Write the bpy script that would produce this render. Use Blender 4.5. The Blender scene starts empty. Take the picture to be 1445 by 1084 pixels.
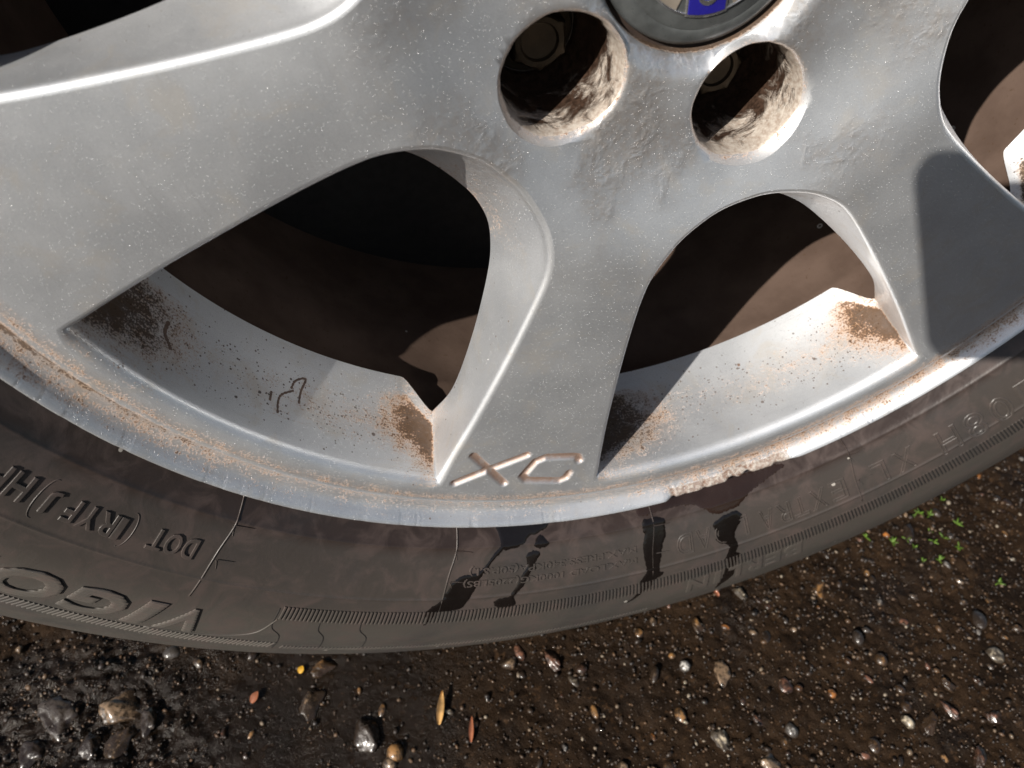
import bpy, bmesh, math, random
import numpy as np
from mathutils import Matrix, Vector
from mathutils.geometry import delaunay_2d_cdt

random.seed(7); RNG = np.random.default_rng(11)
S = bpy.context.scene
COL = S.collection
R = math.radians
MM = 0.001

# ------------------------------------------------------------------ camera
CAM_LOC = Vector((-0.11865, -0.22132, 0.43761))
CAM_ROT = Matrix(((0.96534, 0.166991, -0.200579),
                  (-0.259731, 0.690183, -0.675416),
                  (0.025648, 0.704103, 0.709635)))
cam_d = bpy.data.cameras.new('camera')
cam_d.sensor_width = 36; cam_d.lens = 29.948
cam_d.clip_start = 0.005; cam_d.clip_end = 200
cam_d.dof.use_dof = True; cam_d.dof.focus_distance = 0.31; cam_d.dof.aperture_fstop = 15
cam = bpy.data.objects.new('camera', cam_d); COL.objects.link(cam)
cam.matrix_world = Matrix.Translation(CAM_LOC) @ CAM_ROT.to_4x4()
S.camera = cam

# ------------------------------------------------------------------ light
SUN = Vector((-0.6752, -0.4952, 0.5467)).normalized()      # towards the sun
world = bpy.data.worlds.new('World'); S.world = world; world.use_nodes = True
wn = world.node_tree; wn.nodes.clear()
wo = wn.nodes.new('ShaderNodeOutputWorld'); wb = wn.nodes.new('ShaderNodeBackground')
sky = wn.nodes.new('ShaderNodeTexSky'); sky.sky_type = 'NISHITA'; sky.sun_disc = False
sky.sun_elevation = math.asin(SUN.z); sky.sun_rotation = math.atan2(SUN.x, SUN.y)
wb.inputs['Strength'].default_value = 0.05
wn.links.new(sky.outputs[0], wb.inputs[0]); wn.links.new(wb.outputs[0], wo.inputs[0])
sd = bpy.data.lights.new('sun', 'SUN'); sd.energy = 5.0; sd.angle = R(0.53); sd.color = (1.0, 0.94, 0.855)
so = bpy.data.objects.new('sun', sd); COL.objects.link(so)
so.rotation_euler = SUN.to_track_quat('Z', 'Y').to_euler(); so.location = (-2, -2, 1.2)
S.view_settings.view_transform = 'Standard'; S.view_settings.look = 'None'
S.view_settings.exposure = 0.40; S.view_settings.gamma = 1.0
S.cycles.max_bounces = 5; S.cycles.diffuse_bounces = 1; S.cycles.glossy_bounces = 3; S.cycles.transmission_bounces = 1

# ------------------------------------------------------------------ helpers
AG = -12.0          # measured angle that points straight down
ZC = 0.362          # height of the wheel centre
def P2(r, a):
    t = math.radians(a - AG); return (r * math.sin(t) * MM, -r * math.cos(t) * MM)
def L(r, a, w):
    x, z = P2(r, a); return (x, -w * MM, z)
def tag(o, label=None, cat=None, group=None, kind=None):
    if label: o['label'] = label
    if cat: o['category'] = cat
    if group: o['group'] = group
    if kind: o['kind'] = kind
    return o
def empty(name, loc=(0, 0, 0)):
    o = bpy.data.objects.new(name, None); COL.objects.link(o); o.location = loc; o.empty_display_size = 0.05; return o
def link(name, me, mats, parent=None, loc=None):
    o = bpy.data.objects.new(name, me); COL.objects.link(o)
    if mats is not None:
        for m in (mats if isinstance(mats, (list, tuple)) else [mats]):
            if len(me.materials) < (len(mats) if isinstance(mats, (list, tuple)) else 1): me.materials.append(m)
    if parent: o.parent = parent
    if loc is not None: o.location = loc
    return o
def mesh(name, v, f, smooth=True, sharp=None, idx=None):
    me = bpy.data.meshes.new(name); me.from_pydata([tuple(p) for p in v], [], [tuple(q) for q in f])
    if smooth: me.polygons.foreach_set('use_smooth', [True] * len(me.polygons))
    if idx is not None: me.polygons.foreach_set('material_index', idx)
    me.update()
    if sharp: me.set_sharp_from_angle(angle=R(sharp))
    return me
def attr(me, name, vals):
    a = me.attributes.new(name, 'FLOAT', 'POINT'); a.data.foreach_set('value', np.asarray(vals, np.float32))
def sstep(a, b, x):
    t = np.clip((np.asarray(x, float) - a) / (b - a), 0, 1); return t * t * (3 - 2 * t)
def catmull(P, per):
    P = [np.array(p, float) for p in P]; Q = [2 * P[0] - P[1]] + P + [2 * P[-1] - P[-2]]; out = []
    for i in range(1, len(Q) - 2):
        for k in range(per):
            t = k / per; a, b, c, d = Q[i - 1], Q[i], Q[i + 1], Q[i + 2]
            out.append(0.5 * (2 * b + (c - a) * t + (2 * a - 5 * b + 4 * c - d) * t * t + (3 * b - a - 3 * c + d) * t ** 3))
    out.append(P[-1]); return np.array(out)
class VN:                                    # value noise
    def __init__(s, seed): s.g = np.random.default_rng(seed).random((256, 256)) * 2 - 1
    def n(s, x, y):
        xi = np.floor(x).astype(int); yi = np.floor(y).astype(int); fx = x - xi; fy = y - yi
        fx = fx * fx * (3 - 2 * fx); fy = fy * fy * (3 - 2 * fy); g = s.g
        a = g[xi % 256, yi % 256]; b = g[(xi + 1) % 256, yi % 256]; c = g[xi % 256, (yi + 1) % 256]; d = g[(xi + 1) % 256, (yi + 1) % 256]
        return (a * (1 - fx) + b * fx) * (1 - fy) + (c * (1 - fx) + d * fx) * fy
    def f(s, x, y, oct=4, gain=.5):
        x = np.asarray(x, float); y = np.asarray(y, float); t = 0; amp = 1
        for k in range(oct): t = t + amp * s.n(x * 2 ** k + 17.3 * k, y * 2 ** k + 5.1 * k); amp *= gain
        return t

# ------------------------------------------------------------------ node helpers
class NT:
    def __init__(s, name):
        s.m = bpy.data.materials.new(name); s.m.use_nodes = True; s.t = s.m.node_tree; s.t.nodes.clear()
        s.out = s.t.nodes.new('ShaderNodeOutputMaterial'); s.b = s.t.nodes.new('ShaderNodeBsdfPrincipled')
        s.t.links.new(s.b.outputs[0], s.out.inputs[0])
        s.co = s.t.nodes.new('ShaderNodeTexCoord').outputs['Object']
    def put(s, sock, v):
        if isinstance(v, bpy.types.NodeSocket): s.t.links.new(v, sock)
        elif v is not None:
            try: sock.default_value = v
            except Exception: sock.default_value = tuple(v) + (1,)
    def noise(s, scale, detail=4, rough=.5, dist=0, vec=None, col=False):
        n = s.t.nodes.new('ShaderNodeTexNoise'); s.put(n.inputs['Vector'], vec or s.co)
        n.inputs['Scale'].default_value = scale; n.inputs['Detail'].default_value = detail
        n.inputs['Roughness'].default_value = rough; n.inputs['Distortion'].default_value = dist
        return n.outputs['Color' if col else 'Fac']
    def vor(s, scale, feature='F1', out='Distance', vec=None, rnd=1):
        n = s.t.nodes.new('ShaderNodeTexVoronoi'); s.put(n.inputs['Vector'], vec or s.co); n.feature = feature
        n.inputs['Scale'].default_value = scale; n.inputs['Randomness'].default_value = rnd; return n.outputs[out]
    def math(s, op, a, b=None, c=None, clamp=False):
        n = s.t.nodes.new('ShaderNodeMath'); n.operation = op; n.use_clamp = clamp
        s.put(n.inputs[0], a)
        if b is not None: s.put(n.inputs[1], b)
        if c is not None: s.put(n.inputs[2], c)
        return n.outputs[0]
    def rng(s, x, a, b, c=0, d=1, smooth=True):
        n = s.t.nodes.new('ShaderNodeMapRange'); n.interpolation_type = 'SMOOTHSTEP' if smooth else 'LINEAR'
        s.put(n.inputs[0], x)
        for i, v in enumerate((a, b, c, d)): n.inputs[1 + i].default_value = v
        return n.outputs[0]
    def mix(s, f, a, b):
        n = s.t.nodes.new('ShaderNodeMix'); n.data_type = 'RGBA'; s.put(n.inputs[0], f)
        s.put(n.inputs[6], a if not isinstance(a, tuple) else tuple(a[:3]) + (1,)); s.put(n.inputs[7], b if not isinstance(b, tuple) else tuple(b[:3]) + (1,))
        return n.outputs[2]
    def mixf(s, f, a, b):
        n = s.t.nodes.new('ShaderNodeMix'); s.put(n.inputs[0], f); s.put(n.inputs[2], a); s.put(n.inputs[3], b); return n.outputs[0]
    def at(s, name):
        n = s.t.nodes.new('ShaderNodeAttribute'); n.attribute_name = name; return n.outputs['Fac']
    def sep(s, v=None):
        n = s.t.nodes.new('ShaderNodeSeparateXYZ'); s.put(n.inputs[0], v or s.co); return n.outputs
    def radius(s):
        x, y, z = s.sep(); return s.math('SQRT', s.math('ADD', s.math('MULTIPLY', x, x), s.math('MULTIPLY', z, z)))
    def ramp(s, x, stops):
        n = s.t.nodes.new('ShaderNodeValToRGB'); s.put(n.inputs[0], x); e = n.color_ramp.elements
        while len(e) < len(stops): e.new(.5)
        for q, (p, c) in zip(e, stops): q.position = p; q.color = tuple(c) + (1,)
        return n.outputs[0]
    def bump(s, h, strength, dist, nrm=None):
        n = s.t.nodes.new('ShaderNodeBump'); n.inputs['Strength'].default_value = strength; n.inputs['Distance'].default_value = dist
        s.put(n.inputs['Height'], h)
        if nrm is not None: s.put(n.inputs['Normal'], nrm)
        return n.outputs[0]
    def fin(s, **k):
        names = dict(color='Base Color', rough='Roughness', metal='Metallic', nrm='Normal', coat='Coat Weight', coatr='Coat Roughness', spec='Specular IOR Level', sheen='Sheen Weight', trans='Transmission Weight', ior='IOR', sss='Subsurface Weight')
        for a, v in k.items():
            sk = s.b.inputs[names[a]]
            s.put(sk, tuple(v[:3]) + (1,) if isinstance(v, tuple) else v)
        return s.m

# ------------------------------------------------------------------ materials
def mat_paint():
    n = NT('silver_metallic_paint')
    rad = n.radius()
    cell = n.t.nodes.new('ShaderNodeTexVoronoi'); n.put(cell.inputs['Vector'], n.co); cell.inputs['Scale'].default_value = 1700
    cx, cy, cz = n.sep(cell.outputs['Color'])
    drop_sparkle = n.math('MULTIPLY', n.rng(cell.outputs['Distance'], .11, .25, 1, 0), n.rng(cx, .74, .80))     # tiny dried droplets, whitened below to paint in sparkle
    flake = n.noise(9000, 1)
    cloud = n.noise(38, 5, .6); fine = n.noise(420, 4, .6)
    base = n.mix(n.rng(cloud, .3, .7), (.58, .605, .64), (.66, .675, .695))
    base = n.mix(n.rng(flake, .35, .68), base, (.86, .875, .90))
    film = n.math('MULTIPLY', n.rng(n.noise(60, 4, .65, .6), .50, .70), .40)
    base = n.mix(film, base, (.62, .57, .50))
    # water spots: faint rings
    wsp = n.t.nodes.new('ShaderNodeTexVoronoi'); n.put(wsp.inputs['Vector'], n.co); wsp.inputs['Scale'].default_value = 75
    ring = n.math('MULTIPLY', n.rng(n.math('ABSOLUTE', n.math('SUBTRACT', wsp.outputs['Distance'], .22)), .0, .05, 1, 0), n.rng(n.noise(90), .5, .62))
    base = n.mix(n.math('MULTIPLY', ring, .16), base, (.75, .76, .78))
    base = n.mix(n.math('MULTIPLY', drop_sparkle, .5), base, (1, 1, 1))  # white tint paints the sparkle into the base colour
    # corroded hub: dull pinkish-grey film
    hub = n.math('MULTIPLY', n.rng(rad, .072, .118, 1, 0), n.rng(n.noise(26, 3), .42, .64))
    base = n.mix(n.math('MULTIPLY', hub, n.rng(fine, .4, .62, .25, .62)), base, (.62, .55, .50))
    # grime, plus shade painted into the rim groove and cap gap
    X, Y, Z = n.sep()
    cv = n.t.nodes.new('ShaderNodeCombineXYZ'); n.put(cv.inputs[0], n.math('MULTIPLY', n.math('ARCTAN2', X, Z), 7.0)); n.put(cv.inputs[1], n.math('MULTIPLY', rad, 1100.0)); n.put(cv.inputs[2], n.math('MULTIPLY', Y, 1100.0))
    turn = n.noise(1.0, 3, .6, vec=cv.outputs[0])
    st = n.at('stain'); pat = n.noise(190, 4, .7, .5); hf = n.noise(1300, 3, .65); dark = n.at('soot_shade')
    mixv = n.math('ADD', n.math('MULTIPLY', st, 1.25), n.math('ADD', n.math('MULTIPLY', n.math('SUBTRACT', pat, .5), 1.3), n.math('ADD', n.math('MULTIPLY', n.math('SUBTRACT', hf, .5), 2.0), n.math('MULTIPLY', n.math('SUBTRACT', turn, .5), .7))))
    stf = n.math('MULTIPLY', n.rng(mixv, .30, 1.15), n.rng(st, .02, .16))
    base = n.mix(n.math('MULTIPLY', n.rng(st, .05, .75), n.rng(pat, .25, .7, .35, .85)), base, (.50, .31, .175))
    sc = n.ramp(stf, [(0, (.62, .42, .27)), (.35, (.40, .22, .115)), (.7, (.13, .064, .031)), (1, (.055, .030, .017))])
    sc = n.mix(n.rng(dark, .15, .7), sc, n.mix(hf, (.080, .048, .030), (.026, .016, .011)))
    sc = n.mix(n.math('MULTIPLY', n.math('MULTIPLY', n.rng(pat, .42, .66), .5), n.rng(stf, .3, .7, 1, 0)), sc, (.42, .27, .17))
    base = n.mix(n.rng(stf, 0, .6, 0, .90, False), base, sc)
    base = n.mix(n.math('MULTIPLY', n.rng(turn, .55, .75), .10), base, (.35, .33, .31))
    spk = n.math('MULTIPLY', n.at('speck'), n.rng(n.noise(85, 3, .6), .36, .62, .08, 1.25))
    dots = n.t.nodes.new('ShaderNodeTexVoronoi'); n.put(dots.inputs['Vector'], n.co); dots.inputs['Scale'].default_value = 900
    dx, dy, dz = n.sep(dots.outputs['Color'])
    dsz = n.math('ADD', n.math('MULTIPLY', n.math('MULTIPLY', dy, dy), .42), n.math('MULTIPLY', n.math('SUBTRACT', n.noise(2600, 1), .5), .35))
    dotm = n.math('MULTIPLY', n.math('LESS_THAN', dots.outputs['Distance'], dsz), n.math('LESS_THAN', dx, n.math('MULTIPLY', spk, .75)))
    dots2 = n.t.nodes.new('ShaderNodeTexVoronoi'); n.put(dots2.inputs['Vector'], n.co); dots2.inputs['Scale'].default_value = 260
    ex, ey, ez = n.sep(dots2.outputs['Color'])
    dot2 = n.math('MULTIPLY', n.math('LESS_THAN', dots2.outputs['Distance'], n.math('MULTIPLY', ey, .26)), n.math('LESS_THAN', ex, n.math('MULTIPLY', spk, .16)))
    dotm = n.math('MAXIMUM', dotm, dot2)
    base = n.mix(n.math('MULTIPLY', dotm, .85), base, (.055, .030, .018))
    gr = n.at('groove')
    base = n.mix(n.math('MULTIPLY', gr, n.rng(fine, .3, .55, .5, .95)), base, (.60, .42, .33))
    scr = n.at('scrape'); scp = n.noise(500, 5, .7)
    scf = n.rng(n.math('ADD', scr, n.math('MULTIPLY', n.math('SUBTRACT', scp, .5), .9)), .35, .6)
    base = n.mix(scf, base, n.mix(n.rng(scp, .38, .62), (.22, .14, .105), (.48, .44, .40)))
    dirt = n.math('MAXIMUM', n.math('MAXIMUM', n.rng(stf, 0, .5), dotm), n.math('MULTIPLY', scf, .6))
    metal = n.mixf(dirt, n.mixf(film, .86, .72), .03)
    rough0 = n.mixf(dirt, n.mixf(hub, n.rng(cloud, .3, .7, .505, .555), .46), .75)
    rough = n.mixf(drop_sparkle, rough0, .22)
    # bumps
    # blisters under the lacquer around the hub
    blis = n.noise(120, 3, .6, .35); blis = n.rng(blis, .42, .78)
    b0 = n.bump(n.math('MULTIPLY', hub, blis), .27, .0011)
    b0 = n.bump(n.math('MULTIPLY', hub, n.noise(420, 2, .6)), .18, .0004, b0)
    b1 = n.bump(drop_sparkle, .8, .00025, b0)
    b2 = n.bump(n.noise(3600, 1), .16, .00005, b1)
    b3 = n.bump(n.math('MULTIPLY', scr, scp), .9, .0012, b2)
    b4 = n.bump(n.math('MULTIPLY', stf, pat), .35, .0004, b3)
    return n.fin(color=base, metal=metal, rough=rough, nrm=b4, coat=n.mixf(dirt, .45, 0.0), coatr=.13, spec=n.mixf(dirt, .5, .12))

def mat_hole():
    n = NT('corroded_shaded_hole_wall')
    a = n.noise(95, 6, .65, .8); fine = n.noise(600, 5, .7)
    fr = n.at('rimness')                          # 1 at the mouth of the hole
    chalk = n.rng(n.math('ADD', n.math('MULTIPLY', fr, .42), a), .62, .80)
    c = n.mix(n.rng(fine, .35, .65), (.022, .013, .009), (.060, .036, .025))  # near-black base also paints in the shade deep in the hole
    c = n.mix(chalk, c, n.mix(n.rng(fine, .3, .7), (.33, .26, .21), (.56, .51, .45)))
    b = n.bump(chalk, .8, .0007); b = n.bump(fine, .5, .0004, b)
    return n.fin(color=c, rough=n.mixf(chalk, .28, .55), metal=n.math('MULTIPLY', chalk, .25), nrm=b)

def mat_barrel():
    n = NT('brake_dust_coated_barrel')
    a = n.noise(45, 5, .6); f = n.noise(500, 4, .6)
    c = n.mix(n.rng(a, .3, .7), (.074, .050, .039), (.104, .072, .057))
    dots = n.t.nodes.new('ShaderNodeTexVoronoi'); n.put(dots.inputs['Vector'], n.co); dots.inputs['Scale'].default_value = 170
    dx, dy, dz = n.sep(dots.outputs['Color'])
    ring = n.math('MULTIPLY', n.math('LESS_THAN', dx, .006), n.rng(n.math('ABSOLUTE', n.math('SUBTRACT', dots.outputs['Distance'], .2)), .03, .06, 1, 0))
    c = n.mix(ring, c, (.60, .56, .52))
    c = n.mix(n.rng(f, .62, .72), c, (.07, .045, .03))
    return n.fin(color=c, rough=.8, nrm=n.bump(f, .3, .0003), spec=.06)

def mat_tyre(name='tyre_rubber', hatch=False, dark=1.0, gloss=0.0):
    n = NT(name)
    rad = n.radius(); cl = n.noise(26, 5, .6, .4); cl2 = n.noise(75, 5, .65, .8); f = n.noise(900, 4, .6)
    k = n.rng(n.math('ADD', rad, n.math('MULTIPLY', n.math('SUBTRACT', cl, .5), .006)), .236, .320, 0, 1, False)
    d = dark
    c = n.ramp(k, [(0, (.030 * d, .020 * d, .016 * d)), (.14, (.036 * d, .024 * d, .020 * d)), (.20, (.056 * d, .047 * d, .042 * d)), (.50, (.064 * d, .055 * d, .049 * d)), (.62, (.080 * d, .071 * d, .062 * d)), (1, (.094 * d, .086 * d, .075 * d))])
    c = n.mix(n.math('MULTIPLY', n.rng(cl2, .42, .68), .55), c, (.098 * d, .070 * d, .062 * d))          # dried brown film
    c = n.mix(n.math('MULTIPLY', n.rng(cl, .45, .75), .45), c, (.030 * d, .032 * d, .036 * d))
    dots = n.t.nodes.new('ShaderNodeTexVoronoi'); n.put(dots.inputs['Vector'], n.co); dots.inputs['Scale'].default_value = 140
    dx, dy, dz = n.sep(dots.outputs['Color'])
    sp = n.math('MULTIPLY', n.math('LESS_THAN', dx, .13), n.math('LESS_THAN', dots.outputs['Distance'], n.math('MULTIPLY', dy, .13)))
    c = n.mix(n.math('MULTIPLY', sp, .7), c, (.45, .42, .38))
    ro = n.rng(cl2, .3, .7, .32 - gloss, .46 - gloss)
    ro = n.math('ADD', ro, n.rng(k, .55, .75, 0, .14))
    b = n.bump(f, .14, .0003); b = n.bump(cl2, .25, .0008, b)
    if hatch:
        w = n.t.nodes.new('ShaderNodeTexWave'); w.inputs['Scale'].default_value = 260; w.inputs['Distortion'].default_value = .4
        w.bands_direction = 'DIAGONAL'; n.put(w.inputs['Vector'], n.co)
        b = n.bump(w.outputs['Fac'], .6, .0004, b)
    return n.fin(color=c, rough=ro, nrm=b, spec=.5)

def mat_plain(name, color, rough=.5, metal=0, coat=0, nscale=300, nb=.1, nd=.0003, var=.25):
    n = NT(name); a = n.noise(nscale, 4, .6); b = n.noise(nscale * .18, 3)
    c = n.mix(n.rng(b, .3, .7), tuple(x * (1 - var) for x in color), tuple(min(1, x * (1 + var)) for x in color))
    return n.fin(color=c, rough=n.rng(a, .3, .7, max(.03, rough - .07), rough + .07), metal=metal, coat=coat, nrm=n.bump(a, nb, nd))

def mat_ground():
    n = NT('wet_muddy_ground')
    a = n.noise(30, 5, .62, .3); f = n.noise(520, 4, .7); g = n.noise(300, 2, .5)
    c = n.mix(n.rng(a, .32, .68), (.0095, .0052, .0027), (.027, .0150, .0075))
    c = n.mix(n.math('MULTIPLY', n.rng(g, .60, .70), .55), c, (.062, .033, .0155))
    c = n.mix(n.math('MULTIPLY', n.rng(n.noise(800, 2), .68, .74), .5), c, (.13, .105, .08))
    wet = n.rng(n.math('ADD', n.noise(17, 3), n.math('MULTIPLY', n.at('wet'), .35)), .50, .80)
    c = n.mix(n.math('MULTIPLY', wet, .65), c, (.0050, .0030, .0018))
    b = n.bump(f, .9, .0011); b = n.bump(n.noise(1700, 2, .6), .6, .0005, b)
    return n.fin(color=c, rough=n.mixf(wet, n.rng(f, .3, .7, .60, .90), .20), nrm=b, spec=n.mixf(wet, .10, .26))

def mat_stone(name, ca, cb, rough=.32):
    n = NT(name); oi = n.t.nodes.new('ShaderNodeObjectInfo'); rnd = oi.outputs['Random']
    geo = n.t.nodes.new('ShaderNodeNewGeometry'); pos = geo.outputs['Position']
    a = n.noise(420, 5, .65, vec=pos); f = n.noise(1500, 3, .6, vec=pos)
    c = n.mix(n.rng(a, .3, .7), ca, cb)
    c = n.mix(n.math('MULTIPLY', rnd, .5), c, tuple(x * .4 for x in cb))
    ox, oy, oz = n.sep()
    mud = n.rng(n.math('SUBTRACT', n.math('ADD', a, n.math('MULTIPLY', rnd, .25)), n.math('MULTIPLY', oz, .22)), .26, .50)
    c = n.mix(n.math('MULTIPLY', mud, .94), c, (.017, .010, .006))
    b = n.bump(a, .5, .0005); b = n.bump(f, .4, .0003, b)
    return n.fin(color=c, rough=n.rng(f, .3, .7, rough - .12, rough + .2), nrm=b, coat=.5, coatr=.12)

M_PAINT = mat_paint(); M_HOLE = mat_hole(); M_BARREL = mat_barrel()
M_TYRE = mat_tyre(dark=.84); M_HATCH = mat_tyre('ribbed_letter_rubber', True, 1.2); M_LINE = mat_tyre('moulded_line_rubber', dark=.92)
M_CAP = mat_plain('dark_grey_cap_plastic', (.075, .080, .080), .34, 0, .15, 900, .06)
M_GAP = mat_plain('gap_depth_shade', (.030, .018, .013), .8, 0, 0, 500, .4)  # dark colour stands for the shade down in the cap gap
M_TAN = mat_plain('silver_emblem_sand_tint', (.46, .40, .33), .38, .65, .1, 500, .1)  # tan tint paints a sandy reflection into the silver
M_BLUE = mat_plain('blue_enamel', (.016, .014, .20), .25, 0, .6, 300, .02, var=.1)
M_CHROME = mat_plain('emblem_edge_metal', (.46, .46, .46), .25, .9)
M_BOLT = mat_plain('tarnished_bolt_steel', (.055, .041, .026), .45, .6, 0, 500, .3)
M_BLACK = mat_plain('near_black_matte', (.012, .010, .009), .8, 0, 0, 200, .4)
M_WET = mat_plain('wet_black_rubber', (.0065, .0050, .0045), .20, 0, .0, 160, .25, .0006)
M_MUD = mat_ground()

# ------------------------------------------------------------------ ground
def ground_h(x, y):
    v1, v2, v3 = VN(3), VN(4), VN(5)
    pud = np.exp(-(((x + .150) / .085) ** 2 + ((y + .020) / .075) ** 2) ** 2)       # shallow smooth puddle under the tyre
    lump = np.exp(-(((x + .285) / .075) ** 2 + ((y - .0) / .06) ** 2) ** 2)
    amp = 1 - .75 * pud + .9 * lump
    h = amp * (.0016 * v1.f(x * 26, y * 26, 2) + .0007 * v2.f(x * 130, y * 130, 2, .6) + .0009 * v3.f(x * 330, y * 330, 2, .7)) + .0022 * lump * np.abs(v2.f(x * 75, y * 75, 2))
    h = np.where(pud > .25, np.maximum(h, -.0006 * (pud > .25)), h)
    near = np.exp(-((x / .10) ** 2) - ((y - .05) / .08) ** 2)
    return h * (1 - .6 * near) - .0012, np.clip(pud + .9 * lump, 0, 1)
def build_ground():
    nx, ny = 560, 380
    xs = np.linspace(-.42, .46, nx); ys = np.linspace(-.22, .32, ny)
    X, Y = np.meshgrid(xs, ys); H, pud = ground_h(X, Y)
    edge = np.minimum(np.minimum(X + .42, .46 - X), np.minimum(Y + .22, .32 - Y)); H = H * sstep(0, .03, edge) - .0012 * (1 - sstep(0, .03, edge))
    v = np.stack([X.ravel(), Y.ravel(), H.ravel()], 1)
    i = np.arange(nx * ny).reshape(ny, nx)
    f = np.stack([i[:-1, :-1].ravel(), i[:-1, 1:].ravel(), i[1:, 1:].ravel(), i[1:, :-1].ravel()], 1)
    V = v.tolist(); F = f.tolist(); b = len(V); wet = list(pud.ravel())
    o = [(-.42, -.22), (.46, -.22), (.46, .32), (-.42, .32)]; B = 25.0; q = [(-B, -B), (B, -B), (B, B), (-B, B)]
    # outer sheet joins the fine patch along its border
    border = [list(i[0, :]), list(i[:, -1]), list(i[-1, ::-1]), list(i[::-1, 0])]
    for k in range(4):
        V += [q[k] + (-.0012,)]; wet.append(0)
    for k in range(4):
        e = [int(z) for z in border[k]]; A, Bq = b + k, b + (k + 1) % 4
        F.append([A] + [Bq] + e[::-1])
    me = mesh('ground', V, F); attr(me, 'wet', wet)
    return tag(link('ground', me, M_MUD), kind='structure')
GROUND = build_ground()

# ------------------------------------------------------------------ wheel
WHEEL = empty('car_wheel', (0, 0, 0))
tag(WHEEL, 'silver six-spoke alloy car wheel with black tyre standing on wet ground', 'wheel')
HUBZ = (0, 0, ZC)

WIN = [-56.2 + 60 * k for k in range(6)]         # window centres
HOLES = [-61.06 + 72 * k for k in range(5)]

def face_w(r, a):
    r = np.asarray(r, float); a = np.asarray(a, float)
    w = 10.3 * sstep(56, 104, r) + 1.9 * np.clip((r - 100) / 112, 0, 1.2)
    rel = (a - (WIN[0] + 30) + 30) % 60 - 30       # 0 in the middle of a spoke
    w = w - .9 * (rel / 10) ** 2 * sstep(95, 130, r) * (1 - sstep(195, 214, r))
    w = w - 3.2 * (1 - sstep(34, 40, r))
    return w

# window outlines: (radius, half angle) on the face and (radius, half angle, depth) at the back
FC = [(211, 20.2), (193, 20.4), (175, 20.6), (148, 20.6), (127, 20.3), (113, 19.7), (105, 18.6), (99, 16.7), (94, 14), (89.5, 9.5), (87, 5), (86.3, 0)]
BC = [(203, 20.6, -20), (190, 21.3, -18.5), (176, 21.1, -18), (156, 20.1, -18), (138, 18.5, -18), (125, 16.7, -18), (117, 14.8, -18), (111, 12.6, -18), (107, 10, -18), (104, 6.5, -18), (102.8, 3, -18), (102.5, 0, -18)]
def window_loops(c):
    fr = [(r, -b) for r, b in FC] + [(r, b) for r, b in FC[-2::-1]]
    bk = [(r, -b, w) for r, b, w in BC] + [(r, b, w) for r, b, w in BC[-2::-1]]
    per = 8
    F = catmull([P2(r, c + b) for r, b in fr], per) / MM
    Bx = catmull([P2(r, c + b) + (w * MM,) for r, b, w in bk], per) / MM
    n = 90; fo = []; bo = []
    for k in range(1, n):
        t = k / n; u = t * t * (3 - 2 * t) * .35 + t * .65
        b = 20.2 * (1 - 2 * u)
        e = min(1, min(t, 1 - t) / .03)
        fo.append(np.array(P2(211 - .4 * (1 - e), c + b)) / MM)
        s = min(1, min(t, 1 - t) / .085); s2 = s * s * (3 - 2 * s)
        b2 = (20.6 - .9 * s2) * (1 - 2 * u)
        x, z = P2(203 - 2.0 * s2, c + b2); bo.append(np.array((x / MM, z / MM, -20 - 16.5 * s2)))
    F = np.vstack([F, fo]); Bx = np.vstack([Bx, bo]); nside = len(F) - len(fo)
    ro = np.full(len(F), 2.3); ro[nside:] = 4.6
    for _ in range(6): ro = (np.roll(ro, 1) + ro * 2 + np.roll(ro, -1)) / 4
    return F, Bx, ro, nside
def loop_normals(F):
    t = np.roll(F, -1, 0) - np.roll(F, 1, 0); nrm = np.stack([t[:, 1], -t[:, 0]], 1); nrm /= np.linalg.norm(nrm, axis=1)[:, None]
    c = F.mean(0)
    if ((F - c) * nrm).sum(1).mean() < 0: nrm = -nrm
    for _ in range(2): nrm = (np.roll(nrm, 1, 0) + 2 * nrm + np.roll(nrm, -1, 0)) / 4
    return nrm / np.linalg.norm(nrm, axis=1)[:, None]
def polar(xy):
    x, z = xy[..., 0], xy[..., 1]
    return np.hypot(x, z), np.degrees(np.arctan2(x, -z)) + AG
def inside(poly, pts):
    x, y = pts[:, 0], pts[:, 1]; res = np.zeros(len(pts), bool); j = len(poly) - 1
    for i in range(len(poly)):
        xi, yi = poly[i]; xj, yj = poly[j]
        c = ((yi > y) != (yj > y)) & (x < (xj - xi) * (y - yi) / (yj - yi + 1e-30) + xi); res ^= c; j = i
    return res

# XC lettering, strokes in wheel polar coordinates
XC = [[(195.06, -33.31), (210.09, -28.15)], [(210.86, -34.0), (193.17, -26.74)],
      [(198.8, -19.5), (196.4, -19.85), (195.57, -20.64), (194.79, -24.1), (197.2, -25.3), (206.0, -26.2), (208.4, -25.5), (210.1, -21.4), (208.7, -20.65), (205.9, -20.4)]]
XCP = [np.array([np.array(P2(r, a)) / MM for r, a in st]) for st in XC]
def xc_dist(p):
    d = np.full(len(p), 1e9)
    for st in XCP:
        for a, b in zip(st[:-1], st[1:]):
            ab = b - a; t = np.clip(((p - a) @ ab) / (ab @ ab), 0, 1); d = np.minimum(d, np.linalg.norm(p - a - t[:, None] * ab, axis=1))
    return d

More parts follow.
